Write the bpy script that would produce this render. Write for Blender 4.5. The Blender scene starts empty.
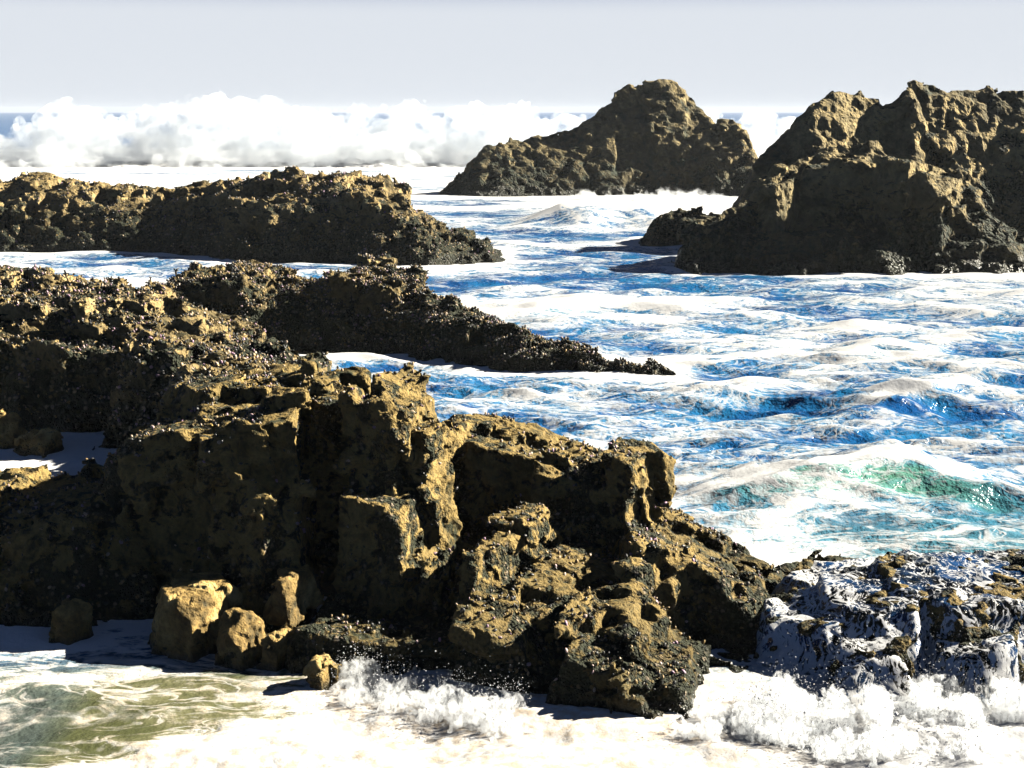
import bpy, math, random
import numpy as np
import openvdb as vdb
from math import radians, sin, cos, sqrt, pi

rng = np.random.default_rng(7)
random.seed(7)
SC = bpy.context.scene
COL = SC.collection

# ------------------------------------------------------------------ camera
F_PX, CAM_H, TILT = 1500.0, 5.0, math.atan(274 / 1500)
cT, sT = cos(TILT), sin(TILT)
cam_d = bpy.data.cameras.new('camera')
cam = bpy.data.objects.new('camera', cam_d)
COL.objects.link(cam)
cam_d.sensor_width = 36.0
cam_d.lens = F_PX / 1024 * 36.0
cam_d.clip_start, cam_d.clip_end = 0.1, 20000
cam.location = (0, 0, CAM_H)
cam.rotation_euler = (pi / 2 - TILT, 0, 0)
SC.camera = cam


def at(px, py, Y):
    """world point seen at photo pixel (px, py), Y metres ahead"""
    u, v = (px - 512) / F_PX, (384 - py) / F_PX
    d = np.array([u, cT + v * sT, -sT + v * cT])
    return np.array([0, 0, CAM_H]) + d * (Y / d[1])


def gY(py):
    """distance ahead at which photo row py meets the water level"""
    v = (384 - py) / F_PX
    return (cT + v * sT) * CAM_H / (sT - v * cT)


def gnd(px, py):
    return at(px, py, gY(py))


# ------------------------------------------------------------------ noise
M32 = np.uint32


def _h(ix, iy, iz, s):
    h = ix.astype(M32) * M32(374761393) + iy.astype(M32) * M32(668265263) + iz.astype(M32) * M32(2246822519) + M32((s * 3266489917) & 0xffffffff)
    h = (h ^ (h >> M32(13))) * M32(1274126177)
    h = (h ^ (h >> M32(16))) * M32(2654435761)
    return h ^ (h >> M32(15))


def _u(h, k):
    """one float in 0..1 from a hash, k picks which"""
    g = (h * M32((2 * k + 1) * 747796405 & 0xffffffff)) + M32(k * 2891336453 & 0xffffffff)
    g = g ^ (g >> M32(16))
    return (g & M32(0xffff)).astype(np.float32) / 65535.0


def perlin(P, seed=0):
    P = P.astype(np.float32)
    fl = np.floor(P)
    I = fl.astype(np.int64).astype(M32)
    f = P - fl
    w = f * f * f * (f * (f * 6 - 15) + 10)
    out = np.zeros(len(P), np.float32)
    for dx in (0, 1):
        for dy in (0, 1):
            for dz in (0, 1):
                h = _h(I[:, 0] + M32(dx), I[:, 1] + M32(dy), I[:, 2] + M32(dz), seed)
                g = (_u(h, 0) * 2 - 1) * (f[:, 0] - dx) + (_u(h, 1) * 2 - 1) * (f[:, 1] - dy) + (_u(h, 2) * 2 - 1) * (f[:, 2] - dz)
                ww = (w[:, 0] if dx else 1 - w[:, 0]) * (w[:, 1] if dy else 1 - w[:, 1]) * (w[:, 2] if dz else 1 - w[:, 2])
                out += g * ww
    return out


def fbm(P, octs=4, seed=0, gain=.5, lac=2.03):
    o, a = np.zeros(len(P), np.float32), 1.0
    for i in range(octs):
        o += a * perlin(P * lac ** i + i * 17.3, seed + i)
        a *= gain
    return o


def cells(P, seed=0, jit=.58):
    """nearest scattered centre: its distance, second distance, offset vector, hash"""
    P = P.astype(np.float32) - .5
    fl = np.floor(P)
    I = fl.astype(np.int64).astype(M32)
    f = P - fl
    n = len(P)
    d1 = np.full(n, 9., np.float32)
    d2 = np.full(n, 9., np.float32)
    off = np.zeros((n, 3), np.float32)
    hh = np.zeros(n, M32)
    for dx in (0, 1):
        for dy in (0, 1):
            for dz in (0, 1):
                h = _h(I[:, 0] + M32(dx), I[:, 1] + M32(dy), I[:, 2] + M32(dz), seed)
                ox = f[:, 0] - dx - (_u(h, 0) - .5) * jit
                oy = f[:, 1] - dy - (_u(h, 1) - .5) * jit
                oz = f[:, 2] - dz - (_u(h, 2) - .5) * jit
                d = ox * ox + oy * oy + oz * oz
                m = d < d1
                d2 = np.where(m, d1, np.minimum(d2, d))
                d1 = np.where(m, d, d1)
                hh = np.where(m, h, hh)
                off[m, 0] = ox[m]; off[m, 1] = oy[m]; off[m, 2] = oz[m]
    return np.sqrt(d1), np.sqrt(d2), off, hh


def rotm(rx, ry, rz):
    from mathutils import Euler
    return np.array(Euler((radians(rx), radians(ry), radians(rz))).to_matrix(), np.float32)


def facet(P, size, seed, R, stretch=(1, 1, 1), crack=.22):
    """broken, faceted rock relief, about -1..1"""
    Q = (P @ R.T) / (size * np.array(stretch, np.float32))
    d1, d2, off, h = cells(Q, seed)
    v = (_u(h, 3) - .5) * 1.3
    for k in range(3):
        v += (_u(h, 4 + k) - .5) * 2.2 * off[:, k]
    v -= crack * np.clip(1 - (d2 - d1) / .07, 0, 1)
    return v


def strata(P, size, seed, R):
    """ledges of dipping beds, 0..1 sawtooth with uneven bed thickness"""
    q = (P @ R.T)[:, 2] / size + .55 * perlin(P / (size * 3.1), seed) + .25 * perlin(P / size, seed + 1)
    k = np.floor(q)
    fr = q - k
    hk = _u(_h(k.astype(np.int64).astype(M32), np.zeros(len(q), M32), np.zeros(len(q), M32), seed), 1)
    return (np.minimum(fr * 1.15, 1) - .5) * (.4 + hk) + (hk - .5) * .8


# ------------------------------------------------------------------ mesh helpers
def mesh_obj(name, V, Fq, mat=None, smooth=True, parent=None, attrs=None, loc=None):
    V = np.ascontiguousarray(V, np.float32)
    Fq = np.ascontiguousarray(Fq, np.int32)
    if loc is not None:
        V = V - np.array(loc, np.float32)
    me = bpy.data.meshes.new(name)
    k = Fq.shape[1]
    me.vertices.add(len(V))
    me.vertices.foreach_set('co', V.ravel())
    me.loops.add(Fq.size)
    me.loops.foreach_set('vertex_index', Fq.ravel())
    me.polygons.add(len(Fq))
    me.polygons.foreach_set('loop_start', np.arange(0, Fq.size, k, dtype=np.int32))
    me.update(calc_edges=True)
    me.polygons.foreach_set('use_smooth', np.full(len(Fq), smooth))
    for n, a in (attrs or {}).items():
        at_ = me.attributes.new(n, 'FLOAT', 'POINT')
        at_.data.foreach_set('value', np.ascontiguousarray(a, np.float32))
    if mat:
        me.materials.append(mat)
    o = bpy.data.objects.new(name, me)
    COL.objects.link(o)
    if loc is not None:
        o.location = loc
    if parent:
        o.parent = parent
    return o


def tag(o, label=None, cat=None, group=None, kind=None):
    for k, v in (('label', label), ('category', cat), ('group', group), ('kind', kind)):
        if v:
            o[k] = v
    return o


def iso(A, org, vox):
    """surface of a signed distance array: vertices, quads"""
    A = A.copy()
    A[0], A[-1] = 1, 1
    A[:, 0], A[:, -1] = 1, 1
    A[:, :, 0], A[:, :, -1] = 1, 1
    g = vdb.FloatGrid(1.0)
    g.copyFromArray(np.ascontiguousarray(A), tolerance=0.0)
    pts, quads = g.convertToQuads(0.0)
    q = np.asarray(quads, np.int64)
    return np.asarray(pts, np.float32) * vox + np.array(org, np.float32), q


def vnormals(V, Q):
    a, b, c, d = V[Q[:, 0]], V[Q[:, 1]], V[Q[:, 2]], V[Q[:, 3]]
    n = np.cross(c - a, d - b)
    N = np.zeros_like(V)
    for k in range(4):
        for i in range(3):
            N[:, i] += np.bincount(Q[:, k], n[:, i], len(V))
    return N / np.maximum(np.linalg.norm(N, axis=1, keepdims=True), 1e-9)


def biggest(V, Q):
    """only the largest connected piece"""
    lab = np.arange(len(V))
    while True:
        m = lab[Q].min(1)
        new = lab.copy()
        for k in range(4):
            np.minimum.at(new, Q[:, k], m)
        new = new[new]
        if (new == lab).all():
            break
        lab = new
    u, c = np.unique(lab, return_counts=True)
    keep = lab == u[c.argmax()]
    re_ = np.cumsum(keep) - 1
    return V[keep], re_[Q[keep[Q[:, 0]]]]


# ------------------------------------------------------------------ rock solids
class Solid:
    pass


def block(pl, pr, tl, tr, Y, D, yaw=0, lean=.12, side=.1, ts=.05, zb=-.8, cuts=4, seed=1, cut=.22):
    """an angular block whose front top edge runs from photo (pl,tl) to (pr,tr), Y metres ahead"""
    r = np.random.default_rng(seed * 101 + (int(pl) + 999) * 3 + int(tl))
    A, B = at(pl, tl, Y), at(pr, tr, Y)
    c = (A + B) / 2
    w = np.linalg.norm((B - A)[:2])
    y = radians(yaw)
    t = np.array([cos(y), sin(y), 0])
    b = np.array([-sin(y), cos(y), 0])
    up = np.array([0, 0, 1.0])
    sl = (B[2] - A[2]) / max(w, .01)
    P = [(-b + lean * up, c), (b + lean * up, c + b * D), (t + side * up, c + t * w / 2), (-t + side * up, c - t * w / 2),
         (up - sl * t - ts * b, c), (-up, np.array([0, 0, zb]))]
    m = min(w, D, max(.2, c[2] - zb))
    for k in range(cuts):
        sx, sb = ((-1, 0), (1, 0), (-1, 1), (1, 1))[k % 4]
        corner = c + t * w / 2 * sx + b * D * sb + up * sl * w / 2 * sx
        n = t * sx * r.uniform(.3, 1) + b * (1 if sb else -1) * r.uniform(.3, 1) + up * r.uniform(.3, 1.1)
        n /= np.linalg.norm(n)
        P.append((n, corner - n * m * cut * r.uniform(.3, 1.3)))
    P = [(n / np.linalg.norm(n), p) for n, p in P]

    def f(X, Yy, Z):
        o = None
        for n, p in P:
            v = (X * np.float32(n[0]) + Yy * np.float32(n[1])) + Z * np.float32(n[2]) - np.float32(n @ p)
            o = v if o is None else np.maximum(o, v)
        return o
    R = w / 2 + D + .8
    lo, hi = c[:2] + b[:2] * D / 2 - R, c[:2] + b[:2] * D / 2 + R
    f.box = (lo[0], hi[0], lo[1], hi[1])
    return f


def ridge(cr, wf, wb, p=1.4, zb=-.8, shoulder=0.0):
    """a ridge along crest points (px, py, Y); wf / wb: how far its front / back foot stands out"""
    W = np.array([at(*q[:3]) for q in cr])
    wfs = np.array([q[3] if len(q) > 3 else wf for q in cr], float)
    o = np.argsort(W[:, 0])
    W, wfs = W[o], wfs[o]

    def f(X, Yy, Z):
        x = X.ravel()
        zc = np.interp(x, W[:, 0], W[:, 2]).astype(np.float32)[:, None, None]
        yc = np.interp(x, W[:, 0], W[:, 1]).astype(np.float32)[:, None, None]
        w_ = np.interp(x, W[:, 0], wfs).astype(np.float32)[:, None, None]
        out = np.maximum(np.maximum(W[0, 0] - X, X - W[-1, 0]), -9)
        dy = Yy - yc
        a = np.where(dy < 0, -dy / w_, dy / wb)
        a = np.maximum(a - shoulder, 0) / (1 - shoulder)
        h = zc - (zc - zb) * a ** p
        ww = np.where(dy < 0, w_, wb)
        s = np.sqrt(1 + ((zc - zb) / ww) ** 2)
        v = (Z - h) / s
        return np.maximum(np.maximum(v, out), zb - Z)
    f.box = (W[0, 0] - .5, W[-1, 0] + .5, -1e9, 1e9)
    return f


FOOT = []      # waterline points of the rocks, for the foam round them


def rock(name, prims, box, vox, relief, rough=(.015, .12), mat=None, label=None, cat='rock', seed=1, loc=None, smoothu=.03, wob=.05, wobs=1.0, R=None, beds=(), chips=None):
    x0, x1, y0, y1, z0, z1 = box
    xs = np.arange(x0, x1, vox, dtype=np.float32)
    ys = np.arange(y0, y1, vox, dtype=np.float32)
    zs = np.arange(z0, z1, vox, dtype=np.float32)
    A = np.full((len(xs), len(ys), len(zs)), 1.0, np.float32)
    for f in prims:
        b = f.box
        i0, i1 = np.searchsorted(xs, b[0]), np.searchsorted(xs, b[1])
        j0, j1 = np.searchsorted(ys, b[2]), np.searchsorted(ys, b[3])
        if i1 - i0 < 2 or j1 - j0 < 2:
            continue
        v = f(xs[i0:i1, None, None], ys[None, j0:j1, None], zs[None, None, :])
        a = A[i0:i1, j0:j1]
        k = smoothu
        hh = np.maximum(k - np.abs(a - v), 0) / k
        A[i0:i1, j0:j1] = np.minimum(a, v) - hh * hh * k * .25
    if chips:
        # break the surface along three joint directions: flat shallow slabs split off it
        ncut, smin, smax, dep, yaw = chips
        A -= np.float32(.045 * smax)
        A0 = A + np.float32(.14 * smax)
        r = np.random.default_rng(seed * 17 + (3 if seed in (14, 20, 23) else 8))
        J = rotm(6, -8, yaw).T
        J = np.concatenate([J, -J])
        for k in range(ncut):
            if k % 60 == 0:
                S = np.argwhere(np.abs(A[1:-1, 1:-1, 1:-1]) < vox * .6) + 1
                S = S[zs[S[:, 2]] > -.1]
            i, j, l = S[r.integers(len(S))]
            g = np.array([A[i + 1, j, l] - A[i - 1, j, l], A[i, j + 1, l] - A[i, j - 1, l], A[i, j, l + 1] - A[i, j, l - 1]], float)
            g /= np.linalg.norm(g) + 1e-9
            n = J[np.argmax(J @ g)] + r.normal(0, .07, 3)
            n /= np.linalg.norm(n)
            t1 = np.cross(n, J[r.integers(3)] + r.normal(0, .15, 3))
            t1 /= np.linalg.norm(t1) + 1e-9
            t2 = np.cross(n, t1)
            a = smin * (smax / smin) ** r.uniform(0, 1)
            h = np.array([a * .5, a * r.uniform(.35, .9), a * r.uniform(.35, .9)])
            sn = sqrt(max(1e-4, 1 - float(n @ g) ** 2))
            h[1:] = np.minimum(h[1:], .13 * smax / sn)
            M = np.stack([n, t1, t2])
            c = np.array([xs[i], ys[j], zs[l]]) + n * (h[0] - dep * a * r.uniform(.2, 1))
            i, j, l = (int(round((c[q] - o_) / vox)) for q, o_ in enumerate((x0, y0, z0)))
            e = int(np.linalg.norm(h) / vox) + 2
            sl = tuple(slice(max(0, q - e), max(0, q + e + 1)) for q in (i, j, l))
            dx, dy, dz = xs[sl[0], None, None] - c[0], ys[None, sl[1], None] - c[1], zs[None, None, sl[2]] - c[2]
            v = None
            for t in range(3):
                q = np.abs(dx * M[t, 0] + dy * M[t, 1] + dz * M[t, 2]) - h[t]
                v = q if v is None else np.maximum(v, q)
            A[sl] = np.maximum(A[sl], -v)
        A = np.minimum(A, A0)
        del A0
        bl = np.clip(A, -.4, .4)                     # drop slivers too thin to stand
        for ax in range(3):
            c_ = np.cumsum(np.pad(bl, [(4, 3) if q == ax else (0, 0) for q in range(3)], mode='edge'), axis=ax)
            s1, s0 = [slice(None)] * 3, [slice(None)] * 3
            s1[ax], s0[ax] = slice(7, None), slice(0, -7)
            bl = (c_[tuple(s1)] - c_[tuple(s0)]) / 7
        A = np.maximum(A, bl - np.float32(.9 * vox))
        del bl, c_
    amp = sum(abs(r[1]) for r in relief) * 1.2 + sum(b[1] for b in beds) + wob + vox * 2
    I = np.nonzero(np.abs(A) < amp)
    P = np.stack([xs[I[0]], ys[I[1]], zs[I[2]]], 1)
    if R is None:
        R = rotm(18, -14, 25)
    v = A[I]
    Pw = P + wobs * .12 * np.stack([perlin(P / wobs * 1.3, 71), perlin(P / wobs * 1.3, 72), perlin(P / wobs * 1.3, 73)], 1)
    v = v - wob * fbm(P / wobs, 2, seed + 40)
    for k, r in enumerate(relief):
        size, a = r[0], r[1]
        st = r[2] if len(r) > 2 else (1, 1, 1)
        v = v - a * facet(Pw, size, seed * 13 + k, R, st)
    for k, (size, a) in enumerate(beds):
        v = v - a * strata(Pw, size, seed * 7 + k, R)
    A[I] = v
    V, Q = biggest(*iso(A, (x0, y0, z0), vox))
    N = vnormals(V, Q)
    n = fbm(V / rough[1], 3, seed + 5, .6)
    V = V + N * (rough[0] * n)[:, None]
    N = vnormals(V, Q)
    FOOT.append(V[np.abs(V[:, 2] - .02) < max(.05, vox)][:, :2])
    if loc is None:
        loc = ((x0 + x1) / 2, (y0 + y1) / 2, 0)
    o = mesh_obj(name, V, Q, mat, False, loc=loc)
    if label:
        tag(o, label, cat, 'boulders and loose stones' if cat == 'boulder' else None)
    o_data[o.name] = (V, N)
    return o


o_data = {}


# ------------------------------------------------------------------ materials
class NT:
    def __init__(s, name):
        s.m = bpy.data.materials.new(name)
        s.m.use_nodes = True
        s.t = s.m.node_tree
        s.t.nodes.clear()
        s.out = s.t.nodes.new('ShaderNodeOutputMaterial')
        s.geo = s.t.nodes.new('ShaderNodeNewGeometry')
        s.P = s.geo.outputs['Position']

    def n(s, typ, ins=None, **kw):
        nd = s.t.nodes.new('ShaderNode' + typ)
        for k, v in kw.items():
            setattr(nd, k, v)
        for k, v in (ins or {}).items():
            sk = nd.inputs[k]
            if isinstance(v, bpy.types.NodeSocket):
                s.t.links.new(v, sk)
            elif isinstance(v, (tuple, list)) and sk.type == 'RGBA' and len(v) == 3:
                sk.default_value = (*v, 1)
            else:
                sk.default_value = v
        return nd

    def math(s, op, a, b=0.0, c=None, clamp=False):
        d = {0: a, 1: b}
        if c is not None:
            d[2] = c
        return s.n('Math', d, operation=op, use_clamp=clamp).outputs[0]

    def scale(s, v, k):
        return s.n('VectorMath', {0: v, 1: k if isinstance(k, tuple) else (k, k, k)}, operation='MULTIPLY').outputs[0]

    def noise(s, v, sc=1., det=4., rough=.55, dist=0.):
        return s.n('TexNoise', {'Vector': v, 'Scale': sc, 'Detail': det, 'Roughness': rough, 'Distortion': dist})

    def vor(s, v, sc, feat='F1', rnd=1.):
        return s.n('TexVoronoi', {'Vector': v, 'Scale': sc, 'Randomness': rnd}, feature=feat)

    def mr(s, v, a, b, c=0., d=1., interp='SMOOTHSTEP'):
        return s.n('MapRange', {0: v, 1: a, 2: b, 3: c, 4: d}, interpolation_type=interp).outputs[0]

    def mix(s, f, a, b, typ='MIX'):
        nd = s.t.nodes.new('ShaderNodeMix')
        nd.data_type = 'RGBA'
        nd.blend_type = typ
        for i, v in ((0, f), (6, a), (7, b)):
            sk = nd.inputs[i]
            if isinstance(v, bpy.types.NodeSocket):
                s.t.links.new(v, sk)
            elif i and len(v) == 3:
                sk.default_value = (*v, 1)
            else:
                sk.default_value = v
        return nd.outputs[2]

    def ramp(s, v, stops):
        nd = s.n('ValToRGB', {0: v})
        e = nd.color_ramp.elements
        while len(e) < len(stops):
            e.new(.5)
        for k, (p, c) in enumerate(stops):
            e[k].position = p
            e[k].color = (*c, 1)
        return nd.outputs[0]

    def bump(s, h, strength=1., dist=.02, normal=None):
        d = {'Height': h, 'Strength': strength, 'Distance': dist}
        if normal is not None:
            d['Normal'] = normal
        return s.n('Bump', d).outputs[0]

    def attr(s, name):
        return s.n('Attribute', attribute_name=name).outputs['Fac']

    def done(s, sh):
        s.t.links.new(sh, s.out.inputs['Surface'])
        return s.m


def rock_mat(name, sc=1.0, ochre=(.46, .31, .115), pale=(.60, .46, .24), dark=(.022, .026, .013), brown=(.13, .085, .03), alg=.5, zlev=.9, zr=.8, speck=.5, zk=.35, nzk=.09):
    m = NT(name)
    P = m.scale(m.P, 1 / sc)
    n1 = m.noise(P, 1.1, 6, .6, .3).outputs[0]
    n2 = m.noise(P, 4.5, 6, .62, .4).outputs[0]
    n3 = m.noise(P, 22, 4, .6).outputs[0]
    v1 = m.vor(P, 19)
    v2 = m.vor(P, 42)
    sz = m.n('SeparateXYZ', {0: m.P}).outputs[2]
    nz = m.n('SeparateXYZ', {0: m.geo.outputs['Normal']}).outputs[2]
    t = m.math('ADD', m.math('MULTIPLY', n1, .55), m.math('MULTIPLY', n2, .5))
    bare = m.ramp(t, [(.41, brown), (.50, tuple(c * .6 for c in ochre)), (.545, ochre), (.63, pale)])
    bare = m.mix(m.mr(n3, .38, .7, 0, .4), bare, m.scale(bare, .45))
    # weed and mussel crust: more of it low down and on the flats
    k = m.math('ADD', n2, m.math('MULTIPLY', m.math('SUBTRACT', n1, .5), .9))
    k = m.math('ADD', k, m.mr(sz, zlev - zr, zlev + zr, zk * .5, -zk * .5))
    k = m.math('ADD', k, m.mr(nz, .3, .95, -.33 * nzk, nzk))
    am = m.mr(k, 1 - alg - .06, 1 - alg + .07)
    sp = m.ramp(m.n('SeparateColor', {0: v1.outputs['Color']}).outputs[0],
                [(.0, dark), (.45, (.035, .04, .018)), (.6, (.10, .085, .03)), (.78, (.30, .2, .08)), (.9, (.42, .33, .24))])
    weed = m.mix(m.math('MULTIPLY', m.mr(v1.outputs['Distance'], .25, .55, 1, 0), speck), dark, sp)
    col = m.mix(am, bare, weed)
    wet = m.mr(m.math('ADD', sz, m.math('MULTIPLY', m.math('SUBTRACT', n2, .5), .5 * zlev)), .05 * zlev, .42 * zlev, 1, 0)
    col = m.mix(m.math('MULTIPLY', wet, .8), col, (.016, .018, .010))
    h = m.math('ADD', m.math('MULTIPLY', n3, .6), m.math('MULTIPLY', n2, .9))
    h = m.math('ADD', h, m.math('MULTIPLY', m.math('MULTIPLY', v2.outputs['Distance'], m.math('ADD', am, .15)), -.8))
    h = m.math('ADD', h, m.math('MULTIPLY', m.math('MULTIPLY', v1.outputs['Distance'], am), -1.2))
    nm = m.bump(h, .9, .045 * sc)
    b = m.n('BsdfPrincipled', {'Base Color': col, 'Roughness': m.mr(wet, 0, 1, .85, .38), 'Normal': nm, 'Specular IOR Level': .3})
    return m.done(b.outputs[0])


M_near = rock_mat('near_rock', 1.0, alg=.54, nzk=.02, zlev=.42, zr=.5, zk=.14, brown=(.028, .031, .013), ochre=(.46, .32, .105), pale=(.68, .52, .26))
M_mid = rock_mat('mussel_crusted_rock', 1.7, alg=.56, zlev=1.0, zr=1.2, speck=.8, brown=(.05, .042, .017), ochre=(.40, .29, .12), pale=(.62, .49, .28))
M_far = rock_mat('sea_stack_rock', 4.0, ochre=(.26, .205, .095), brown=(.042, .052, .034), pale=(.62, .46, .2), alg=.46, speck=.2, zlev=1.8, zr=2.0, dark=(.022, .028, .016), zk=.25)
M_boulder = rock_mat('ochre_boulder_rock', .8, alg=.30, zlev=.25, zr=.3, nzk=0, brown=(.045, .036, .014), ochre=(.36, .24, .08), pale=(.6, .44, .18))


def foam_nodes(m, nrm=None, tl=.12, col=(.88, .89, .9)):
    d = m.n('BsdfDiffuse', {'Color': col, 'Roughness': .6})
    t = m.n('BsdfTranslucent', {'Color': (.85, .88, .92)})
    if nrm is not None:
        m.t.links.new(nrm, d.inputs['Normal'])
    return m.n('MixShader', {0: tl, 1: d.outputs[0], 2: t.outputs[0]}).outputs[0]


def sea_mat():
    m = NT('sea_water_and_foam')
    D, G, T = m.attr('foam'), m.attr('green'), m.attr('turbid')
    P = m.P
    wv = m.noise(P, .55, 3, .5)
    wc = m.n('VectorMath', {0: wv.outputs['Color'], 1: (.5, .5, .5)}, operation='SUBTRACT').outputs[0]
    Pw = m.n('VectorMath', {0: P, 1: m.scale(wc, 1.5)}, operation='ADD').outputs[0]
    Ps = m.scale(Pw, (.45, 1., 1.))
    n1 = m.noise(Ps, .6, 9, .62, .7).outputs[0]
    n5 = m.noise(Ps, 2.3, 8, .62, 1.1).outputs[0]
    nf = m.noise(P, 9, 5, .65).outputs[0]

    def fil(sc, lo, hi, det=3, dist=1.3):
        q = m.noise(Ps, sc, det, .5, dist).outputs[0]
        q = m.math('ABSOLUTE', m.math('SUBTRACT', q, .5))
        return m.mr(q, lo, hi, 1, 0)
    Dl = m.math('SUBTRACT', D, .40)
    f = m.math('ADD', m.math('MULTIPLY', n1, .95), m.math('MULTIPLY', n5, .85))
    f = m.math('ADD', f, m.math('MULTIPLY', m.math('SUBTRACT', nf, .5), .25))
    f = m.math('ADD', f, m.math('SUBTRACT', D, 1.35))
    thick = m.mr(f, -.03, .09)
    g = m.math('MULTIPLY', m.mr(f, -.26, -.02), m.math('ADD', .35, m.math('MULTIPLY', nf, .9)))
    fl = m.math('MAXIMUM', m.math('MULTIPLY', fil(1.1, .006, .045), .9), m.math('MULTIPLY', fil(3.4, .01, .06), .75))
    fm = m.math('MAXIMUM', thick, m.math('MULTIPLY', fl, g), clamp=True)
    n4 = m.noise(P, .8, 4, .5).outputs[0]
    blue = m.mix(m.mr(n4, .35, .65), (.006, .062, .21), (.014, .13, .30))
    col = m.mix(G, blue, (.085, .24, .155))
    col = m.mix(T, col, (.082, .085, .026))
    # milky aerated water round the foam
    col = m.mix(m.mr(f, -.20, .02, 0, .34), col, m.mix(T, (.16, .34, .46), (.30, .27, .15)))
    h = m.math('ADD', m.math('MULTIPLY', m.noise(P, 2.6, 4, .6).outputs[0], 1.), m.math('MULTIPLY', m.noise(P, 9, 3, .6).outputs[0], .35))
    nm = m.bump(h, m.math('SUBTRACT', .8, m.math('MULTIPLY', T, .5)), .14)
    w = m.n('BsdfPrincipled', {'Base Color': col, 'Roughness': .16, 'IOR': 1.33, 'Normal': nm, 'Specular IOR Level': .35})
    hf = m.math('ADD', m.math('MULTIPLY', fm, .6), m.math('MULTIPLY', nf, .7))
    fcol = m.mix(m.math('MULTIPLY', T, m.mr(nf, .35, .65)), (.86, .87, .88), (.70, .60, .48))
    fo = foam_nodes(m, m.bump(hf, .4, .05), col=fcol)
    return m.done(m.n('MixShader', {0: fm, 1: w.outputs[0], 2: fo}).outputs[0])


M_sea = sea_mat()


def foam_mat(name='white_foam', bsc=14., bd=.03):
    m = NT(name)
    h = m.noise(m.P, bsc, 5, .65).outputs[0]
    return m.done(foam_nodes(m, m.bump(h, .8, bd)))


M_foam = foam_mat()
M_breaker = foam_mat('breaker_foam', 1.6, .35)

# ------------------------------------------------------------------ rocks
B = block
R3 = [(.26, .026, (1.1, 1, .9)), (.10, .015)]
near = rock('near_outcrop', [
    B(-140, 95, 522, 508, 14.9, 1.6, 6, .35, .2),
    B(84, 215, 462, 412, 14.9, 1.7, -12, .22, .1),
    B(150, 300, 405, 396, 15.3, 1.6, 0, .15),
    B(-60, 150, 545, 510, 14.5, 1.6, 4, .5, .2),
    B(203, 302, 432, 410, 14.25, 1.6, 6, .12, .05),
    B(225, 300, 500, 500, 13.95, 1.6, 0, .12, .1),
    B(300, 352, 398, 400, 15.1, 1.2, -8, .08),
    B(338, 400, 392, 412, 14.35, .85, -24, .08, .06),
    B(286, 335, 372, 376, 15.7, .7, -14, .1, .12),
    B(352, 398, 366, 382, 15.05, .8, -34, .12, .1, cut=.2),
    B(392, 428, 416, 428, 14.55, .55, -38, .1, .07),
    B(325, 408, 490, 500, 13.95, 1.4, -20, .1, .08),
    B(442, 478, 545, 550, 13.45, 1.4, -36, .05, .05),
    B(392, 412, 560, 566, 13.35, .9, -34, .05, .05),
    B(440, 605, 430, 472, 15.5, 1.1, -4, .06, .1, ts=.02),
    B(520, 626, 458, 482, 15.0, 1.0, -12, .05, .05, ts=.0),
    B(592, 632, 458, 464, 14.9, .7, -40, .06, .03, ts=.05),
    B(440, 560, 560, 580, 14.1, 1.6, -6, .2),
    B(500, 650, 560, 590, 13.7, 2.2, -8, .15, .1),
    B(600, 640, 560, 570, 13.5, 1.0, -40, .1, .05),
    B(630, 760, 540, 600, 13.6, 2.4, 4, .14, .4, ts=.0),
    B(690, 800, 540, 596, 14.6, 1.6, 10, .2, .6, ts=.0),
    B(290, 460, 640, 655, 12.9, 1.6, -4, .4, .2),
    B(445, 560, 632, 662, 12.5, 1.4, -16, .2, .2, ts=.3),
    B(545, 672, 652, 690, 12.0, 1.6, -14, .3, .3, ts=.25),
    B(620, 760, 640, 680, 12.9, 1.5, -6, .15, .2),
], (-7.2, 4.0, 11.0, 18.2, -.5, 3.0), .026, R3, (.005, .06), M_near,
    'large dark angular outcrop in front with ochre sunlit edges and mussels', 'rock outcrop', seed=3, wob=.02, beds=[(.36, .018), (.14, .010)], chips=(520, .22, 1.0, .07, -24))

left = rock('left_outcrop', [
    B(-200, 95, 288, 303, 25.2, 3.5, 0, .25),
    B(55, 112, 302, 312, 24.4, 2.0, -32, .1, .1),
    B(-200, 225, 336, 352, 23.5, 3.2, -4, .15, .3),
    B(100, 200, 318, 350, 24.0, 2.5, -10, .3, .5),
    B(125, 268, 342, 378, 22.0, 2.6, -6, .3, .35, ts=.04),
    B(176, 272, 370, 396, 18.2, 4.2, -4, .3, .35, ts=-.06),
], (-13.5, -2.6, 16.6, 29.5, -.5, 2.9), .05, [(.9, .06, (1.3, 1, .8)), (.38, .06), (.16, .035)], (.03, .13), M_mid,
    'mussel crusted terraced outcrop at the left edge behind the big dark outcrop', 'rock outcrop', seed=5, beds=[(.5, .05)], chips=(380, .3, 1.2, .07, -24))

mid = rock('middle_ridge', [
    ridge([(118, 330, 32.3), (150, 279, 32.5, 1.2), (200, 279, 32.8), (300, 271, 32.9), (372, 266, 32.6), (400, 276, 32.3), (440, 299, 31.5), (500, 326, 30.3, 1.4), (560, 347, 29.4, 1.1), (620, 360, 28.9, .9), (655, 369, 28.6, .8), (676, 381, 28.5, .7)], 1.8, 3.0, 1.6),
    B(150, 250, 280, 278, 32.3, 2, -6, .1),
    B(215, 262, 290, 300, 31.9, 1.5, -35, .2),
    B(330, 400, 272, 280, 31.9, 2, -12, .1),
], (-8.6, 3.6, 26.8, 37, -.5, 2.7), .055, [(.8, .07, (1.2, 1, .8)), (.34, .07), (.15, .045)], (.03, .14), M_mid,
    'long low mussel covered ridge sloping down to the right behind the big dark outcrop', 'rock ridge', seed=8, chips=(300, .3, 1.1, .06, -22))

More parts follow.
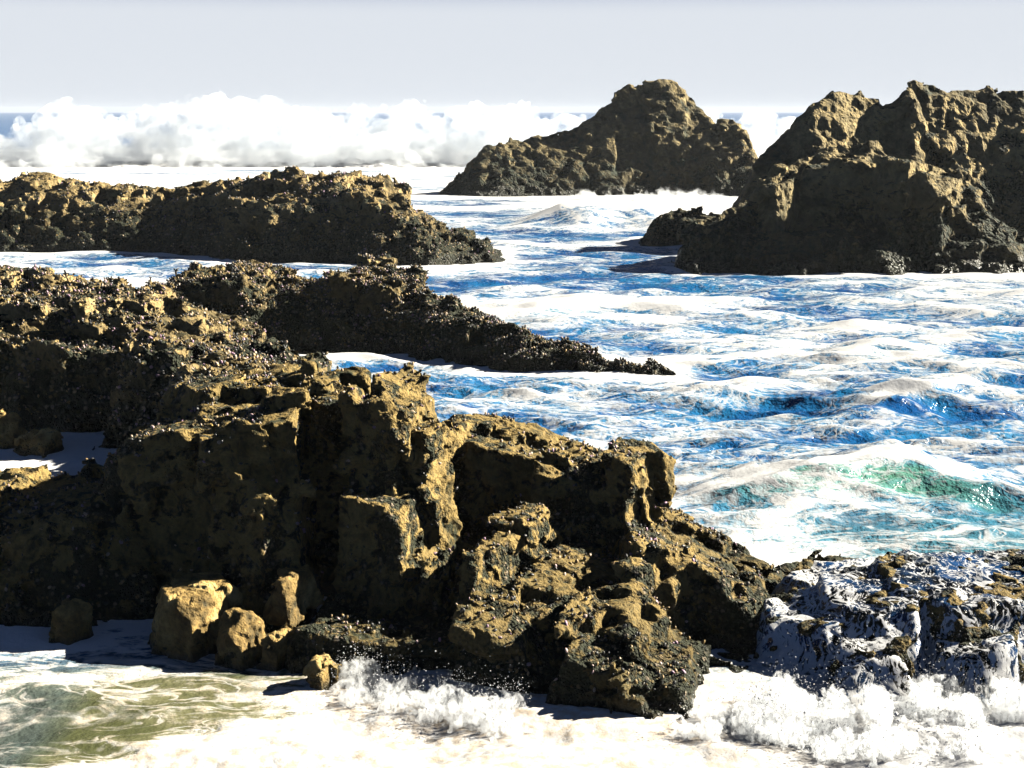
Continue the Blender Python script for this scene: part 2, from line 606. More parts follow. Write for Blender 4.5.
back = rock('back_ridge', [
    ridge([(-160, 190, 57), (0, 181, 56.5), (60, 179, 56.5), (120, 188, 56.2), (175, 194, 56), (230, 183, 54.5), (290, 174, 53.5), (330, 180, 53), (366, 178, 52.5), (385, 192, 52), (430, 222, 51.5), (480, 246, 51), (514, 272, 50.5)], 3.4, 6, 1.7),
    B(215, 330, 205, 210, 51.5, 3, -8, .5, .3),
    B(340, 372, 180, 180, 52.2, 2.2, -30, .15, .1),
    B(395, 470, 225, 250, 50.2, 3, -12, .5, .5),
], (-25.5, .7, 45.5, 63.5, -.8, 3.9), .1, [(1.5, .10, (1.3, 1, .8)), (.65, .12), (.28, .08)], (.06, .25), M_mid,
    'long green brown ridge at the left with the breaking wave behind it', 'rock ridge', seed=11, chips=(300, .5, 2.0, .06, -22))

far = rock('far_sea_stack', [
    ridge([(428, 205, 91), (445, 190, 91, 2), (482, 152, 92), (520, 141, 92.5), (560, 131, 93), (604, 108, 93.5), (626, 86, 94), (640, 84, 94), (655, 77, 94), (672, 79, 94), (690, 92, 93.8), (702, 104, 93.5), (716, 117, 93), (740, 119, 92.5), (750, 142, 92), (765, 175, 91.5), (800, 205, 91)], 4.2, 9, 1.05),
], (-6.5, 18.5, 83.5, 104, -1, 7.5), .15, [(2.4, .10, (1, 1, 1.7)), (1.0, .10), (.45, .08)], (.06, .4), M_far,
    'tall triangular sea stack with a sunlit peak in the middle distance', 'sea stack', seed=14, wob=.04, chips=(300, .5, 2.0, .06, -30))

low = rock('low_sea_rock', [
    ridge([(640, 242, 57.5), (655, 222, 57.6), (680, 211, 57.8), (720, 213, 58), (760, 222, 58), (790, 245, 58)], 1.4, 2.4, 1.6),
], (4.6, 10.8, 54.5, 61.5, -.6, 1.9), .09, [(1.0, .16), (.45, .10), (.2, .05)], (.05, .25), M_mid,
    'small low dark rock awash at the left foot of the big cliff', 'rock', seed=17)

front = rock('front_cliff', [
    ridge([(676, 285, 47.5, 1), (690, 255, 48, 1.4), (712, 214, 48.5), (760, 180, 49.5), (800, 150, 50.5), (835, 138, 51), (880, 138, 51), (920, 158, 50), (950, 172, 49.5), (985, 208, 49), (1024, 240, 48.6), (1060, 275, 48.3)], 3.0, 6, 1.12),
    B(752, 782, 186, 178, 47.7, 2.4, -36, .12, .1),
    B(800, 905, 160, 165, 48.8, 2.5, -10, .3, .2),
    B(905, 950, 165, 176, 48.4, 2.0, -34, .15, .15),
    B(905, 945, 174, 184, 47.7, 2.2, -38, .12, .1),
    B(872, 905, 160, 166, 48.0, 1.6, -38, .12, .1),
    B(690, 900, 226, 230, 47.5, 2, -2, .8, .3),
    B(900, 1015, 225, 250, 47.4, 2, -12, .9, .5),
], (4.6, 19, 44, 58, -.8, 4.7), .085, [(1.6, .08, (1, 1, 1.7)), (.65, .08), (.28, .05)], (.05, .25), M_far,
    'rounded dark cliff with ochre edges standing in front of the jagged one on the right', 'sea cliff', seed=20, wob=.04, chips=(300, .5, 2.0, .06, -30))

cliff = rock('back_cliff', [
    ridge([(730, 230, 55, 2), (757, 165, 55.5, 2), (790, 126, 56), (812, 104, 56), (835, 93, 56.5), (860, 101, 57), (876, 106, 57), (896, 92, 57), (911, 80, 57), (930, 93, 57.5), (985, 92, 58), (1024, 94, 58), (1120, 86, 58), (1250, 110, 58)], 3.2, 9, 1.15),
], (7.6, 30, 50.5, 68.5, -.8, 6.9), .1, [(1.9, .08, (1, 1, 1.8)), (.8, .08), (.33, .055)], (.06, .3), M_far,
    'tall jagged dark cliff behind the rounded one at the right edge', 'sea cliff', seed=23, wob=.04, chips=(320, .5, 2.0, .06, -30))

SHELF = [
    B(778, 850, 640, 626, 13.0, 1.0, -6, 1.3, .4),
    B(840, 930, 622, 612, 12.95, 1.2, -4, 1.25, .3),
    B(915, 1130, 610, 602, 12.95, 1.4, 2, 1.35, .4),
    B(800, 1120, 600, 594, 14.0, 1.0, 2, .3, .4),
    B(786, 890, 580, 582, 15.2, .8, 8, .4, .5),
    B(950, 1010, 664, 654, 12.3, .8, -8, .8, .3),
    B(850, 900, 668, 660, 12.3, .8, -8, .8, .3),
]
shelf = rock('wave_washed_shelf', SHELF, (1.7, 6.4, 10.9, 17.2, -.5, 1.3), .03, [(.5, .06), (.24, .045), (.11, .02)], (.016, .10), M_near,
    'low weedy rock shelf under the cascading water at lower right', 'rock shelf', seed=26, wob=.02, chips=(120, .2, .6, .06, -10))

# boulders lying at the foot of the near outcrop
for k, (pl, pr, pt, Y, D, dy, lab) in enumerate([
    (134, 204, 594, 13.35, .8, .0, 'biggest flat topped ochre boulder at the left foot of the dark outcrop'),
    (206, 250, 618, 13.05, .45, .0, 'ochre boulder beside the biggest boulder above the brown water'),
    (258, 284, 632, 12.95, .35, .0, 'small low stone at the outcrop foot below the narrow upright stone'),
    (262, 296, 576, 13.6, .5, .0, 'narrow upright ochre stone leaning on the dark outcrop beside the boulders'),
    (300, 330, 656, 12.45, .3, .0, 'small ochre stone at the edge of the brown water'),
    (44, 76, 610, 13.55, .4, .0, 'small dark stone beside the blue shaded water at lower left'),
]):
    c = at((pl + pr) / 2, pt, Y)
    zb = -.5 if pt > 580 else c[2] - .45
    w = (pr - pl) / F_PX * Y
    rock('boulder', [B(pl + 4, pr - 6, pt + 2, pt + 6, Y, D, -28, .12, .1, zb=zb, cuts=8, cut=.35, seed=k + 2)],
         (c[0] - w - .3, c[0] + w + .4, Y - w - .4, Y + D + w + .4, zb - .1, c[2] + .3), .02,
         [(.2, .018), (.08, .012)], (.005, .05), M_boulder, lab, 'boulder', seed=30 + k, smoothu=.02, wob=.03, wobs=.4, chips=(40, .12, .4, .08, -30))
for k, (pl, pr, pt, Y, lab) in enumerate([
    (-14, 9, 412, 22.0, 'tall ochre boulder at the left edge beside the foam channel'),
    (10, 28, 430, 21.7, 'small ochre boulder next to the tall one by the foam channel'),
    (29, 46, 432, 21.6, 'rightmost small ochre boulder by the foam channel'),
]):
    c = at((pl + pr) / 2, pt, Y)
    w = (pr - pl) / F_PX * Y
    rock('boulder', [B(pl, pr, pt + 2, pt + 4, Y, .4, -25, .15, .1, zb=-.4, cuts=8, cut=.35, seed=k + 9)],
         (c[0] - w - .3, c[0] + w + .3, Y - w - .3, Y + w + .8, -.45, c[2] + .3), .03,
         [(.2, .02), (.1, .015)], (.008, .08), M_boulder, lab, 'boulder', seed=50 + k, smoothu=.02, wob=.03, wobs=.4, chips=(25, .12, .4, .08, -30))

# ------------------------------------------------------------------ water
XR, YR, GR = (-34, 34), (9, 112), .16
occ = np.zeros((int((XR[1] - XR[0]) / GR), int((YR[1] - YR[0]) / GR)), np.float32)
for p in FOOT:
    i = ((p[:, 0] - XR[0]) / GR).astype(int)
    j = ((p[:, 1] - YR[0]) / GR).astype(int)
    ok = (i >= 0) & (i < occ.shape[0]) & (j >= 0) & (j < occ.shape[1])
    occ[i[ok], j[ok]] = 1


def blur(a, r):
    for ax in (0, 1):
        for _ in range(2):
            c = np.cumsum(np.pad(a, [(r + 1, r) if k == ax else (0, 0) for k in (0, 1)], mode='edge'), axis=ax)
            n = 2 * r + 1
            s1 = [slice(None)] * 2; s0 = [slice(None)] * 2
            s1[ax] = slice(n, None); s0[ax] = slice(0, -n)
            a = (c[tuple(s1)] - c[tuple(s0)]) / n
    return a


edge1 = np.clip(blur(occ, 2) * 3.2, 0, 1)
edge2 = np.clip(blur(occ, 6) * 4, 0, 1)


def lookup(a, X, Y):
    i = np.clip((X - XR[0]) / GR, 0, a.shape[0] - 1.01)
    j = np.clip((Y - YR[0]) / GR, 0, a.shape[1] - 1.01)
    i0, j0 = i.astype(int), j.astype(int)
    fi, fj = i - i0, j - j0
    return (a[i0, j0] * (1 - fi) * (1 - fj) + a[i0 + 1, j0] * fi * (1 - fj) + a[i0, j0 + 1] * (1 - fi) * fj + a[i0 + 1, j0 + 1] * fi * fj)


wr = np.random.default_rng(21)
WAVES = []
for k in range(56):
    lam = .35 * (13 ** wr.uniform(0, 1))
    th = -pi / 2 + wr.normal(0, .55)
    a = .0098 * lam ** .55 * wr.uniform(.4, 1.3)
    WAVES.append((2 * pi / lam, th, a, wr.uniform(0, 2 * pi), lam))


def chop(X, Y, dY):
    z = np.zeros_like(X); dx = np.zeros_like(X); dy = np.zeros_like(X)
    for k, th, a, ph, lam in WAVES:
        fade = np.clip((lam - 2.2 * dY) / (2 * dY), 0, 1)
        q = k * (X * cos(th) + Y * sin(th)) + ph
        s, c = np.sin(q), np.cos(q)
        z += a * fade * s
        dx += .8 * a * fade * c * cos(th)
        dy += .8 * a * fade * c * sin(th)
    return z, dx, dy


def swell(X, Y, pts, wf, wb, hs, ends=3.0):
    """a wave crest through photo points on the water; front (camera side) steeper than its back"""
    W = np.array([gnd(*p) for p in pts])
    yc = np.interp(X, W[:, 0], W[:, 1])
    h = np.interp(X, W[:, 0], hs)
    e = np.clip((X - W[0, 0]) / ends, 0, 1) * np.clip((W[-1, 0] - X) / ends, 0, 1)
    e = e * e * (3 - 2 * e)
    d = Y - yc
    d = d + .15 * wf * np.sin(X * 2.1 + 1)
    prof = np.where(d < 0, np.exp(-(d / wf) ** 2), np.exp(-(d / wb) ** 2))
    return h * e * prof, d, e


def poly_mask(X, Y, pts, soft):
    """soft inside test of a polygon of photo points on the water"""
    W = np.array([gnd(*p)[:2] for p in pts])
    ins = np.zeros(X.shape, bool)
    dm = np.full(X.shape, 1e9, np.float32)
    n = len(W)
    for k in range(n):
        (ax, ay), (bx, by) = W[k], W[(k + 1) % n]
        c = ((ay > Y) != (by > Y)) & (X < (bx - ax) * (Y - ay) / (by - ay + 1e-9) + ax)
        ins ^= c
        L = (bx - ax) ** 2 + (by - ay) ** 2 + 1e-9
        t = np.clip(((X - ax) * (bx - ax) + (Y - ay) * (by - ay)) / L, 0, 1)
        dm = np.minimum(dm, np.hypot(X - ax - t * (bx - ax), Y - ay - t * (by - ay)))
    sd = np.where(ins, dm, -dm)
    return np.clip(sd / soft * .5 + .5, 0, 1)


def water_state(X, Y, dY):
    """height, sideways shift and foam / green / turbid values of the sea surface"""
    z, dx, dy = chop(X, Y, dY)
    P2 = np.stack([X, Y, np.zeros_like(X)], 1)
    sh = .45 + .55 * np.clip((Y - 13) / 6, 0, 1)
    sh = sh * (1 - .65 * lookup(edge2, X, Y) * (Y < 110))
    z, dx, dy = z * sh, dx * sh, dy * sh
    D = np.full(X.shape, .405, np.float32)
    G = np.zeros_like(D); T = np.zeros_like(D)
    big = fbm(P2 * np.array([.10, .17, 1]), 3, 91)
    D += .42 * big
    D += .15 * np.clip((Y - 70) / 25, 0, 1)
    D -= .75 * np.clip((Y - 190) / 30, 0, 1)
    D += .5 * fbm(P2 * np.array([.03, .14, 1]), 3, 97) * np.clip((Y - 55) / 40, 0, 1)
    D += .5 * z / .12 * np.clip((Y - 14) / 6, 0, 1) * .25
    D += (.34 * lookup(edge1, X, Y) + .12 * lookup(edge2, X, Y)) * (.35 + .65 * np.clip((Y - 13.5) / 2, 0, 1))
    # the green swell on the right
    for hpts, wf, wb, hs, gr in (
        ([(600, 505), (760, 490), (850, 488), (915, 486), (985, 494), (1150, 520)], .55, 1.3, [.12, .40, .50, .52, .44, .25], .9),
        ([(480, 318), (540, 310), (600, 306), (650, 318)], 1.2, 2.0, [.1, .4, .35, .1], .7),
        ([(590, 440), (650, 428), (700, 424), (760, 440)], .8, 1.3, [.1, .3, .3, .1], .8),
        ([(800, 372), (880, 352), (960, 356), (1040, 372)], 1.2, 2.2, [.1, .32, .35, .2], .35),
        ([(760, 420), (860, 412), (960, 400), (1060, 392)], 1.0, 2.0, [.1, .25, .3, .3], .0),
        ([(500, 225), (560, 224), (640, 222), (700, 226)], 2.6, 4.0, [.5, .9, .95, .5], .0),
        ([(840, 545), (930, 540), (1060, 560)], .6, 1.0, [.1, .3, .35], 1.0),
    ):
        h, d, e = swell(X, Y, hpts, wf, wb, hs)
        z = z + h
        face = e * np.clip(h / .12, 0, 1) * np.clip(-d / (.35 * wf), 0, 1)
        G = np.maximum(G, gr * face)
        D = D - .04 * face + .45 * e * np.exp(-((d - .25 * wf) / (.5 * wf)) ** 2) * np.clip(h / .1, 0, 1)
    G = np.maximum(G, .45 * np.clip(1 - np.abs(Y - 16.5) / 4.5, 0, 1) * np.clip((X - 1.5) / 1.5, 0, 1))
    # near shore: brown green shallows, then churned foam along the bottom
    T = np.maximum(T, .95 * np.clip((13.6 - Y) / .9, 0, 1) * np.clip((3.2 - X) / 2, 0, 1) * np.clip((X + 5.2) / 1.6, .8, 1))
    D += .05 * np.clip((14.6 - Y) / .8, 0, 1) * np.clip((2.0 - X) / 1.0, 0, 1)
    churn = poly_mask(X, Y, [(-20, 790), (90, 758), (190, 732), (300, 716), (350, 690), (420, 688), (560, 712), (640, 738), (900, 700), (1080, 690), (1080, 840), (-60, 840)], .35)
    hole = poly_mask(X, Y, [(380, 775), (520, 752), (640, 742), (720, 760), (700, 800), (400, 800)], .2)
    churn = churn * (1 - .9 * hole)
    T = np.maximum(T, hole * .9)
    D += .33 * churn
    D += .4 * poly_mask(X, Y, [(540, 200), (600, 196), (740, 186), (780, 200), (740, 216), (600, 216)], 3.0)
    leftfoam = poly_mask(X, Y, [(-60, 560), (40, 575), (90, 640), (190, 680), (130, 705), (-60, 700)], .3)
    D += .10 * leftfoam
    chan = poly_mask(X, Y, [(-80, 445), (60, 450), (110, 440), (90, 500), (-80, 520)], .5)
    D += .35 * chan
    # billowed tops of the thick foam
    q = np.stack([X, Y, np.full_like(X, 3.3)], 1)
    bill = 1 - cells(q / .22, 5)[0]
    bill2 = 1 - cells(q / .085, 6)[0]
    near_ = np.clip((16 - Y) / 2, 0, 1)
    z = z + churn * near_ * (.12 * fbm(q * 1.1, 4, 12))
    z = z + .02 * np.clip(D - .7, 0, .4) * fbm(q * 5, 2, 15) * np.clip((40 - Y) / 20, 0, 1)
    return z, dx, dy, np.clip(D, 0, 1.6), np.clip(G, 0, 1), np.clip(T, 0, 1)


ry = [9.0]
while ry[-1] < 2500:
    ry.append(ry[-1] + max(.018, ry[-1] ** 2 / (F_PX * CAM_H) * 1.15))
ry = np.array(ry)
s = np.concatenate([np.linspace(-1.6, -.43, 50)[:-1], np.linspace(-.43, .43, 980), np.linspace(.43, 1.6, 50)[1:]])
GX = (s[:, None] * ry[None, :]).astype(np.float64)
GY = np.broadcast_to(ry[None, :], GX.shape)
dY = np.broadcast_to(np.maximum(np.gradient(ry), ry * .001)[None, :], GX.shape)
X, Yv = GX.ravel(), GY.ravel().copy()
z, dx, dy, D, G, T = water_state(X, Yv, dY.ravel())
V = np.stack([X + dx, Yv + dy, z], 1)
nI, nJ = GX.shape
idx = np.arange(nI * nJ).reshape(nI, nJ)
Q = np.stack([idx[:-1, :-1], idx[1:, :-1], idx[1:, 1:], idx[:-1, 1:]], -1).reshape(-1, 4)
sea = mesh_obj('sea', V, Q, M_sea, True, attrs={'foam': D, 'green': G, 'turbid': T})
tag(sea, 'foam streaked blue sea between and around the rocks', 'sea', kind='structure')


ms = NT('wet_sand')
cs_ = ms.ramp(ms.noise(ms.P, .7, 6, .6).outputs[0], [(.3, (.05, .042, .03)), (.7, (.09, .075, .05))])
bs_ = ms.done(ms.n('BsdfPrincipled', {'Base Color': cs_, 'Roughness': .5, 'Normal': ms.bump(ms.noise(ms.P, 9, 4, .6).outputs[0], .5, .03)}).outputs[0])
tag(mesh_obj('seabed', np.array([(-4100, -2500, -.85), (4100, -2500, -.85), (4100, 2550, -.85), (-4100, 2550, -.85)]), np.array([(0, 1, 2, 3)]), bs_),
    'dark wet sand under the water', 'seabed', kind='structure')

# ------------------------------------------------------------------ white water masses
def billow(V, spec, seed):
    o = np.zeros(len(V), np.float32)
    for k, (size, a) in enumerate(spec):
        o += a * (2.6 * np.abs(perlin(V / size * .8, seed + k)) - .35)
    return o


def froth(name, prims, box, vox, spec, mat, seed=1, parent=None, loc=None, big=None):
    x0, x1, y0, y1, z0, z1 = box
    xs = np.arange(x0, x1, vox, dtype=np.float32)
    ys = np.arange(y0, y1, vox, dtype=np.float32)
    zs = np.arange(z0, z1, vox, dtype=np.float32)
    A = np.full((len(xs), len(ys), len(zs)), 1.0, np.float32)
    for f in prims:
        A = np.minimum(A, f(xs[:, None, None], ys[None, :, None], zs[None, None, :]))
    amp = sum(abs(a) for _, a in spec) * 1.2 + vox * 2
    I = np.nonzero(np.abs(A) < amp)
    P = np.stack([xs[I[0]], ys[I[1]], zs[I[2]]], 1)
    A[I] -= billow(P, spec, seed)
    Vv, Qq = biggest(*iso(A, (x0, y0, z0), vox))
    return mesh_obj(name, Vv, Qq, mat, True, parent=parent, loc=loc), Vv


def ell(c, r):
    def f(X, Y, Z):
        k = np.sqrt(((X - c[0]) / r[0]) ** 2 + ((Y - c[1]) / r[1]) ** 2 + ((Z - c[2]) / r[2]) ** 2)
        return ((k - 1) * min(r)).astype(np.float32)
    return f


brk = bpy.data.objects.new('breaking_wave', None)
COL.objects.link(brk)
brk.location = (-15, 140, 0)
tag(brk, 'huge white breaking wave bursting into spray behind the rocks on the horizon', 'wave')
CREST = [(-20, 128), (20, 130), (50, 108), (70, 101), (95, 106), (120, 112), (150, 104), (180, 99), (215, 97), (240, 101), (262, 98), (300, 103), (330, 107), (370, 109), (410, 107), (450, 112), (490, 107), (540, 114), (620, 116), (700, 116), (760, 113), (800, 122)]
r = np.random.default_rng(61)
puffs = []
cx, cy = [c[0] for c in CREST], [c[1] for c in CREST]
for k in range(240):
    px = r.uniform(15, 800)
    top = at(px, np.interp(px, cx, cy), 140)
    t = r.uniform(0, 1) ** .5
    R = r.uniform(.35, 1.1)
    puffs.append(ell((top[0], 140 - 3.5 * (1 - t) + r.normal(0, .8), max(.4, (top[2] - R * .6) * t)), (R * r.uniform(1, 1.8), R * 1.2, R)))
sp, _ = froth('flying_spray', puffs + [ridge([(px, py + 1, 140) for px, py in CREST], 6.5, 4.5, .95, zb=-.6)], (-56, 36, 131.5, 147, -.4, 8.6), .17, [(3.2, .7), (1.5, .5), (.7, .26), (.35, .1)], None, 60)
mv = NT('spray_air')
vn = mv.noise(mv.P, .75, 4, .6, .3).outputs[0]
pv = mv.n('VolumePrincipled', {'Color': (.93, .965, 1), 'Density': mv.mr(vn, .40, .62, .06, 1.1), 'Anisotropy': .2})
mv.t.links.new(pv.outputs[0], mv.out.inputs['Volume'])
sp.data.materials.append(mv.m)
mv_spray = mv.m
ww, BV = froth('white_water', [ridge([(px, 162 + 2 * sin(px * .03), 138.5) for px in range(-30, 840, 20)], 9, 4, 1.0, zb=-.5)],
    (-56, 36, 129, 145, -.6, 5), .2, [(2.6, .22), (1.2, .14), (.55, .07)], M_breaker, 64)
for o in (sp, ww):
    o.parent = brk
    o.location = (15, -140, 0)

# water pouring over the shelf
def cascade_mat(name='pouring_water', lo=.86, hi=1.02, k=1.0):
    m = NT(name)
    P = m.scale(m.P, k)
    w = m.noise(P, 3, 3, .5)
    wc = m.n('VectorMath', {0: w.outputs['Color'], 1: (.5, .5, .5)}, operation='SUBTRACT').outputs[0]
    Pw = m.n('VectorMath', {0: P, 1: m.scale(wc, .35)}, operation='ADD').outputs[0]
    n1 = m.noise(m.scale(Pw, (1.7, .8, .42)), 3.0, 8, .65, .5).outputs[0]
    n2 = m.noise(m.scale(Pw, (1.7, .9, .45)), 24, 6, .68, .4).outputs[0]
    e = m.vor(m.scale(Pw, (1.6, .8, .5)), 9, 'DISTANCE_TO_EDGE').outputs[0]
    f = m.math('ADD', m.math('MULTIPLY', n1, .75), m.math('MULTIPLY', n2, .95))
    f = m.math('ADD', f, m.math('MULTIPLY', m.mr(e, 0, .22, 1, 0), .16))
    zz = m.n('SeparateXYZ', {0: m.P}).outputs[2]
    f = m.math('ADD', f, m.mr(zz, .1, .8, .10, -.05))
    fm = m.mr(f, lo, hi)
    nm = m.bump(m.math('ADD', n1, m.math('MULTIPLY', n2, .5)), .5, .02)
    tr = m.n('BsdfTransparent', {'Color': (.80, .88, .90)})
    gs = m.n('BsdfGlossy', {'Color': (1, 1, 1), 'Roughness': .16, 'Normal': nm})
    fr = m.n('Fresnel', {'IOR': 1.33, 'Normal': nm}).outputs[0]
    gl = m.n('MixShader', {0: fr, 1: tr.outputs[0], 2: gs.outputs[0]})
    blue = m.n('BsdfPrincipled', {'Base Color': (.02, .10, .30), 'Roughness': .25, 'Normal': nm, 'Specular IOR Level': .5})
    wat = m.n('MixShader', {0: m.mr(m.noise(P, 1.7, 4, .6).outputs[0], .46, .62, .0, .45), 1: gl.outputs[0], 2: blue.outputs[0]})
    return m.done(m.n('MixShader', {0: fm, 1: wat.outputs[0], 2: foam_nodes(m, nm)}).outputs[0])


M_casc = cascade_mat(lo=.915, hi=1.0)
mv = NT('splash_air')
vn = mv.noise(mv.scale(mv.P, (1.4, 1.4, .8)), 19, 5, .68, .5).outputs[0]
pv = mv.n('VolumePrincipled', {'Color': (.95, .975, 1), 'Density': mv.mr(vn, .46, .62, .2, 34), 'Anisotropy': .3})
mv.t.links.new(pv.outputs[0], mv.out.inputs['Volume'])
M_splash = mv.m


def grow(f, d):
    g = lambda X, Y, Z: f(X, Y, Z) - np.float32(d)
    g.box = f.box
    return g


casc, CV = froth('cascading_water', [grow(f, .055) for f in SHELF], (2.0, 6.6, 10.8, 15.4, -.25, 1.3), .03, [(.55, .05), (.2, .03), (.08, .014)], M_casc, 80, loc=(4.3, 13.2, 0))
tag(casc, 'white and blue water pouring down over the low rock shelf at lower right', 'cascade')

SPL = []
for pts, hh, rad, lab in (
    ([(372, 690), (395, 686), (415, 698), (440, 704), (468, 710), (500, 724)], .10, .17, 'white foam splash bursting at the foot of the dark outcrop near the middle'),
    ([(700, 728), (735, 716), (765, 728), (800, 742), (850, 750), (905, 752)], .09, .16, 'white foam splash between the outcrop foot and the pouring water'),
    ([(925, 722), (950, 738), (985, 756)], .09, .17, 'thick white splash in front of the pouring water in the lower right corner'),
    ([(775, 722), (810, 722), (850, 724), (890, 716), (925, 706), (960, 716), (1000, 712), (1035, 716)], .22, .17, 'low veil of white spray along the foot of the pouring water at lower right'),
    ([(590, 214, 84), (620, 212, 85), (650, 208, 85.5), (680, 206, 86), (705, 208, 86), (735, 212, 85)], .55, 1.1, 'white surf breaking along the right base of the triangular sea stack'),
    ([(-10, 590), (12, 586), (30, 598)], .16, .16, 'small white splash against the dark outcrop at the left edge'),
):
    pr, cs = [], []
    r = np.random.default_rng(len(SPL) + 5)
    for (px, py, *Yp) in pts:
        c = at(px, py, Yp[0]) if Yp else gnd(px, py)
        ks = max(1.0, rad / .17)
        for k in range(3):
            q = c + np.array([r.normal(0, .12) * ks, r.normal(0, .12) * ks, r.uniform(-.05, hh * .7)])
            pr.append(ell(q, (rad * r.uniform(.7, 1.3), rad * r.uniform(.7, 1.2), hh * r.uniform(.6, 1.2))))
            cs.append(q)
    cs = np.array(cs)
    a, b = cs.min(0) - .6 * ks, cs.max(0) + .6 * ks
    o, v = froth('foam_splash', pr, (a[0], b[0], a[1], b[1], -.2, b[2] + .2), .017 * ks, [(.20 * ks, .05 * ks), (.09 * ks, .055 * ks), (.04 * ks, .045 * ks)], M_splash if ks < 2 else mv_spray, 90 + len(SPL), loc=(cs[0][0], cs[0][1], 0))
    tag(o, lab, 'splash', 'splashes of white water')
    SPL.append((o, v))

# drops thrown up by the splashes
OCT = np.array([(1, 0, 0), (-1, 0, 0), (0, 1, 0), (0, -1, 0), (0, 0, 1), (0, 0, -1)], np.float32)
OCF = np.array([(0, 2, 4), (2, 1, 4), (1, 3, 4), (3, 0, 4), (2, 0, 5), (1, 2, 5), (3, 1, 5), (0, 3, 5)])


def drops(name, C, rad, mat):
    n = len(C)
    V = (C[:, None, :] + OCT[None] * rad[:, None, None]).reshape(-1, 3)
    Fq = (OCF[None] + (np.arange(n) * 6)[:, None, None]).reshape(-1, 3)
    return mesh_obj(name, V, Fq, mat, True)


r = np.random.default_rng(44)
C = []
for (o, v), n in zip(SPL, (2200, 1600, 1400, 3200, 300, 500)):
    top = v[v[:, 2] > .05]
    q = top[r.integers(0, len(top), n)]
    C.append(q + np.stack([r.normal(0, .05, n), r.normal(0, .05, n), r.exponential(.07, n)], 1))
top = CV[(CV[:, 1] < 13.2) & (CV[:, 2] > .1)]
q = top[r.integers(0, len(top), 1500)]
C.append(q + np.stack([r.normal(0, .04, 1500), -r.exponential(.05, 1500), r.exponential(.05, 1500)], 1))
C = np.concatenate(C)
tag(drops('spray_drops', C, np.exp(r.normal(-5.75, .4, len(C))), M_foam), 'fine white water drops flying over the splashes and the pouring water', 'spray', kind='stuff')

# ------------------------------------------------------------------ mussels
def mussel_mat():
    m = NT('mussel_shell')
    a = m.attr('shade')
    col = m.ramp(a, [(0, (.012, .013, .016)), (.5, (.03, .032, .03)), (.62, (.16, .11, .04)), (.76, (.34, .23, .09)), (.9, (.46, .36, .28)), (.96, (.35, .22, .30))])
    return m.done(m.n('BsdfPrincipled', {'Base Color': col, 'Roughness': .45}).outputs[0])


M_mus = mussel_mat()
SH = []
for i in range(6):
    for zz, rr in ((-1, .0), (-.45, .42), (.25, .62), (.8, .42), (1, 0)):
        SH.append((rr * cos(i * pi / 3), .62 * rr * sin(i * pi / 3), zz))
SH = np.array(SH, np.float32)
SF = np.array([(i * 5 + k, ((i + 1) % 6) * 5 + k, ((i + 1) % 6) * 5 + k + 1, i * 5 + k + 1) for i in range(6) for k in range(4)])


def mussels(rk, n, L, zlo, zhi, nzmin=.25, sc=.8, seed=1, xr=(-99, 99)):
    V, N = o_data[rk.name]
    r = np.random.default_rng(seed)
    m = (N[:, 2] > nzmin) & (V[:, 2] > zlo) & (V[:, 2] < zhi) & (V[:, 0] > xr[0]) & (V[:, 0] < xr[1])
    m &= fbm(V / sc, 3, 300 + seed) > -.06
    ids = np.nonzero(m)[0]
    if len(ids) == 0:
        return
    ids = r.choice(ids, min(n, len(ids)), replace=False)
    n = len(ids)
    up = N[ids] + r.normal(0, .45, (n, 3))
    up /= np.linalg.norm(up, axis=1, keepdims=True)
    a = np.cross(up, r.normal(0, 1, (n, 3)))
    a /= np.linalg.norm(a, axis=1, keepdims=True)
    b = np.cross(up, a)
    l = L * r.uniform(.55, 1.25, n) / 2
    W = V[ids][:, None] + l[:, None, None] * (SH[None, :, 0:1] * a[:, None] + SH[None, :, 1:2] * b[:, None] + (SH[None, :, 2:3] + .25) * up[:, None])
    Q = (SF[None] + (np.arange(n) * 30)[:, None, None]).reshape(-1, 4)
    sh = np.repeat(r.uniform(0, 1, n), 30)
    o = mesh_obj('mussel_bed', W.reshape(-1, 3) - np.array(rk.location, np.float32), Q, M_mus, True, attrs={'shade': sh})
    o.parent = rk
    tag(o, kind='stuff')


mussels(near, 4000, .055, .15, 2.6, .35, .5, 1)
mussels(left, 8000, .075, .15, 2.6, .25, .8, 2)
mussels(mid, 9000, .075, .1, 2.6, .15, .8, 3)
mussels(back, 5000, .11, .2, 3.6, .2, 1.2, 4)

# ------------------------------------------------------------------ sea air
m = NT('sea_haze')
pv = m.n('VolumePrincipled', {'Color': (.92, .96, 1.0), 'Density': .00014, 'Anisotropy': .1})
m.t.links.new(pv.outputs[0], m.out.inputs['Volume'])
HB = np.array([(x, y, zz) for x in (-4200, 4200) for y in (-30, 2600) for zz in (-2.2, 10.0)], np.float32)
HF = np.array([(0, 1, 3, 2), (4, 6, 7, 5), (0, 4, 5, 1), (2, 3, 7, 6), (0, 2, 6, 4), (1, 5, 7, 3)])
tag(mesh_obj('haze', HB, HF, m.m, False), 'thin pale sea haze over the water', 'haze', kind='stuff')

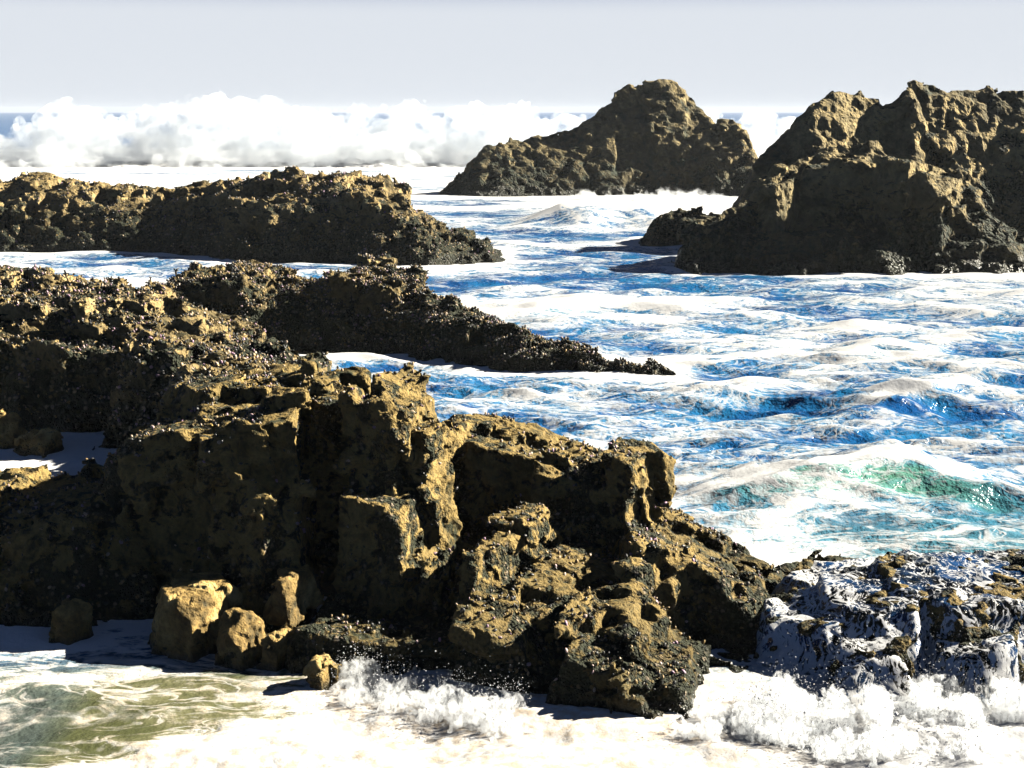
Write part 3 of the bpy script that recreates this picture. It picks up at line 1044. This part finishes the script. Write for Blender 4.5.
# ------------------------------------------------------------------ world, sun
SUN_EL, SUN_AZ = 30.0, 15.0     # azimuth: degrees behind straight right
sd = np.array([cos(radians(SUN_EL)) * cos(radians(SUN_AZ)), cos(radians(SUN_EL)) * sin(radians(SUN_AZ)), sin(radians(SUN_EL))])
ld = bpy.data.lights.new('sun', 'SUN')
ld.energy, ld.angle, ld.color = 5.0, radians(.5), (1, .925, .78)
lo = bpy.data.objects.new('sun', ld)
COL.objects.link(lo)
from mathutils import Vector
lo.rotation_euler = Vector(sd).to_track_quat('Z', 'Y').to_euler()
lo.location = (40, 20, 40)
W = bpy.data.worlds.new('World')
SC.world = W
W.use_nodes = True
nt = W.node_tree
nt.nodes.clear()
out = nt.nodes.new('ShaderNodeOutputWorld')
bg = nt.nodes.new('ShaderNodeBackground')
sky = nt.nodes.new('ShaderNodeTexSky')
sky.sky_type = 'NISHITA'
sky.sun_disc = False
sky.sun_elevation = radians(SUN_EL)
sky.sun_rotation = math.atan2(sd[0], sd[1])
sky.dust_density = 0.0
sky.air_density = .09
bg.inputs[1].default_value = .05
tc = nt.nodes.new('ShaderNodeTexCoord')
sx = nt.nodes.new('ShaderNodeSeparateXYZ')
nt.links.new(tc.outputs['Generated'], sx.inputs[0])
mr_ = nt.nodes.new('ShaderNodeMapRange')           # bright marine haze low over the horizon
mr_.interpolation_type = 'SMOOTHSTEP'
for k_, v_ in ((1, .06), (2, .095), (3, 1.0), (4, 0.0)):
    mr_.inputs[k_].default_value = v_
nt.links.new(sx.outputs[2], mr_.inputs[0])
mx = nt.nodes.new('ShaderNodeMix')
mx.data_type = 'RGBA'
my_ = nt.nodes.new('ShaderNodeMapRange')           # haze glow faded out behind the camera to keep the rock fronts dark
my_.interpolation_type = 'SMOOTHSTEP'
for k_, v_ in ((1, -.15), (2, .5), (3, .0), (4, 1.0)):
    my_.inputs[k_].default_value = v_
nt.links.new(sx.outputs[1], my_.inputs[0])
mm_ = nt.nodes.new('ShaderNodeMath')
mm_.operation = 'MULTIPLY'
nt.links.new(mr_.outputs[0], mm_.inputs[0])
nt.links.new(my_.outputs[0], mm_.inputs[1])
nt.links.new(mm_.outputs[0], mx.inputs[0])
nt.links.new(sky.outputs[0], mx.inputs[6])
mx.inputs[7].default_value = (4.05, 4.3, 4.65, 1)
nt.links.new(mx.outputs[2], bg.inputs[0])
nt.links.new(bg.outputs[0], out.inputs[0])

SC.view_settings.view_transform = 'Standard'
SC.view_settings.look = 'None'
SC.view_settings.exposure = 1.85
SC.view_settings.gamma = 1
SC.render.engine = 'CYCLES'
SC.cycles.use_denoising = True
SC.cycles.max_bounces = 6
SC.cycles.diffuse_bounces = 0
SC.cycles.volume_bounces = 4
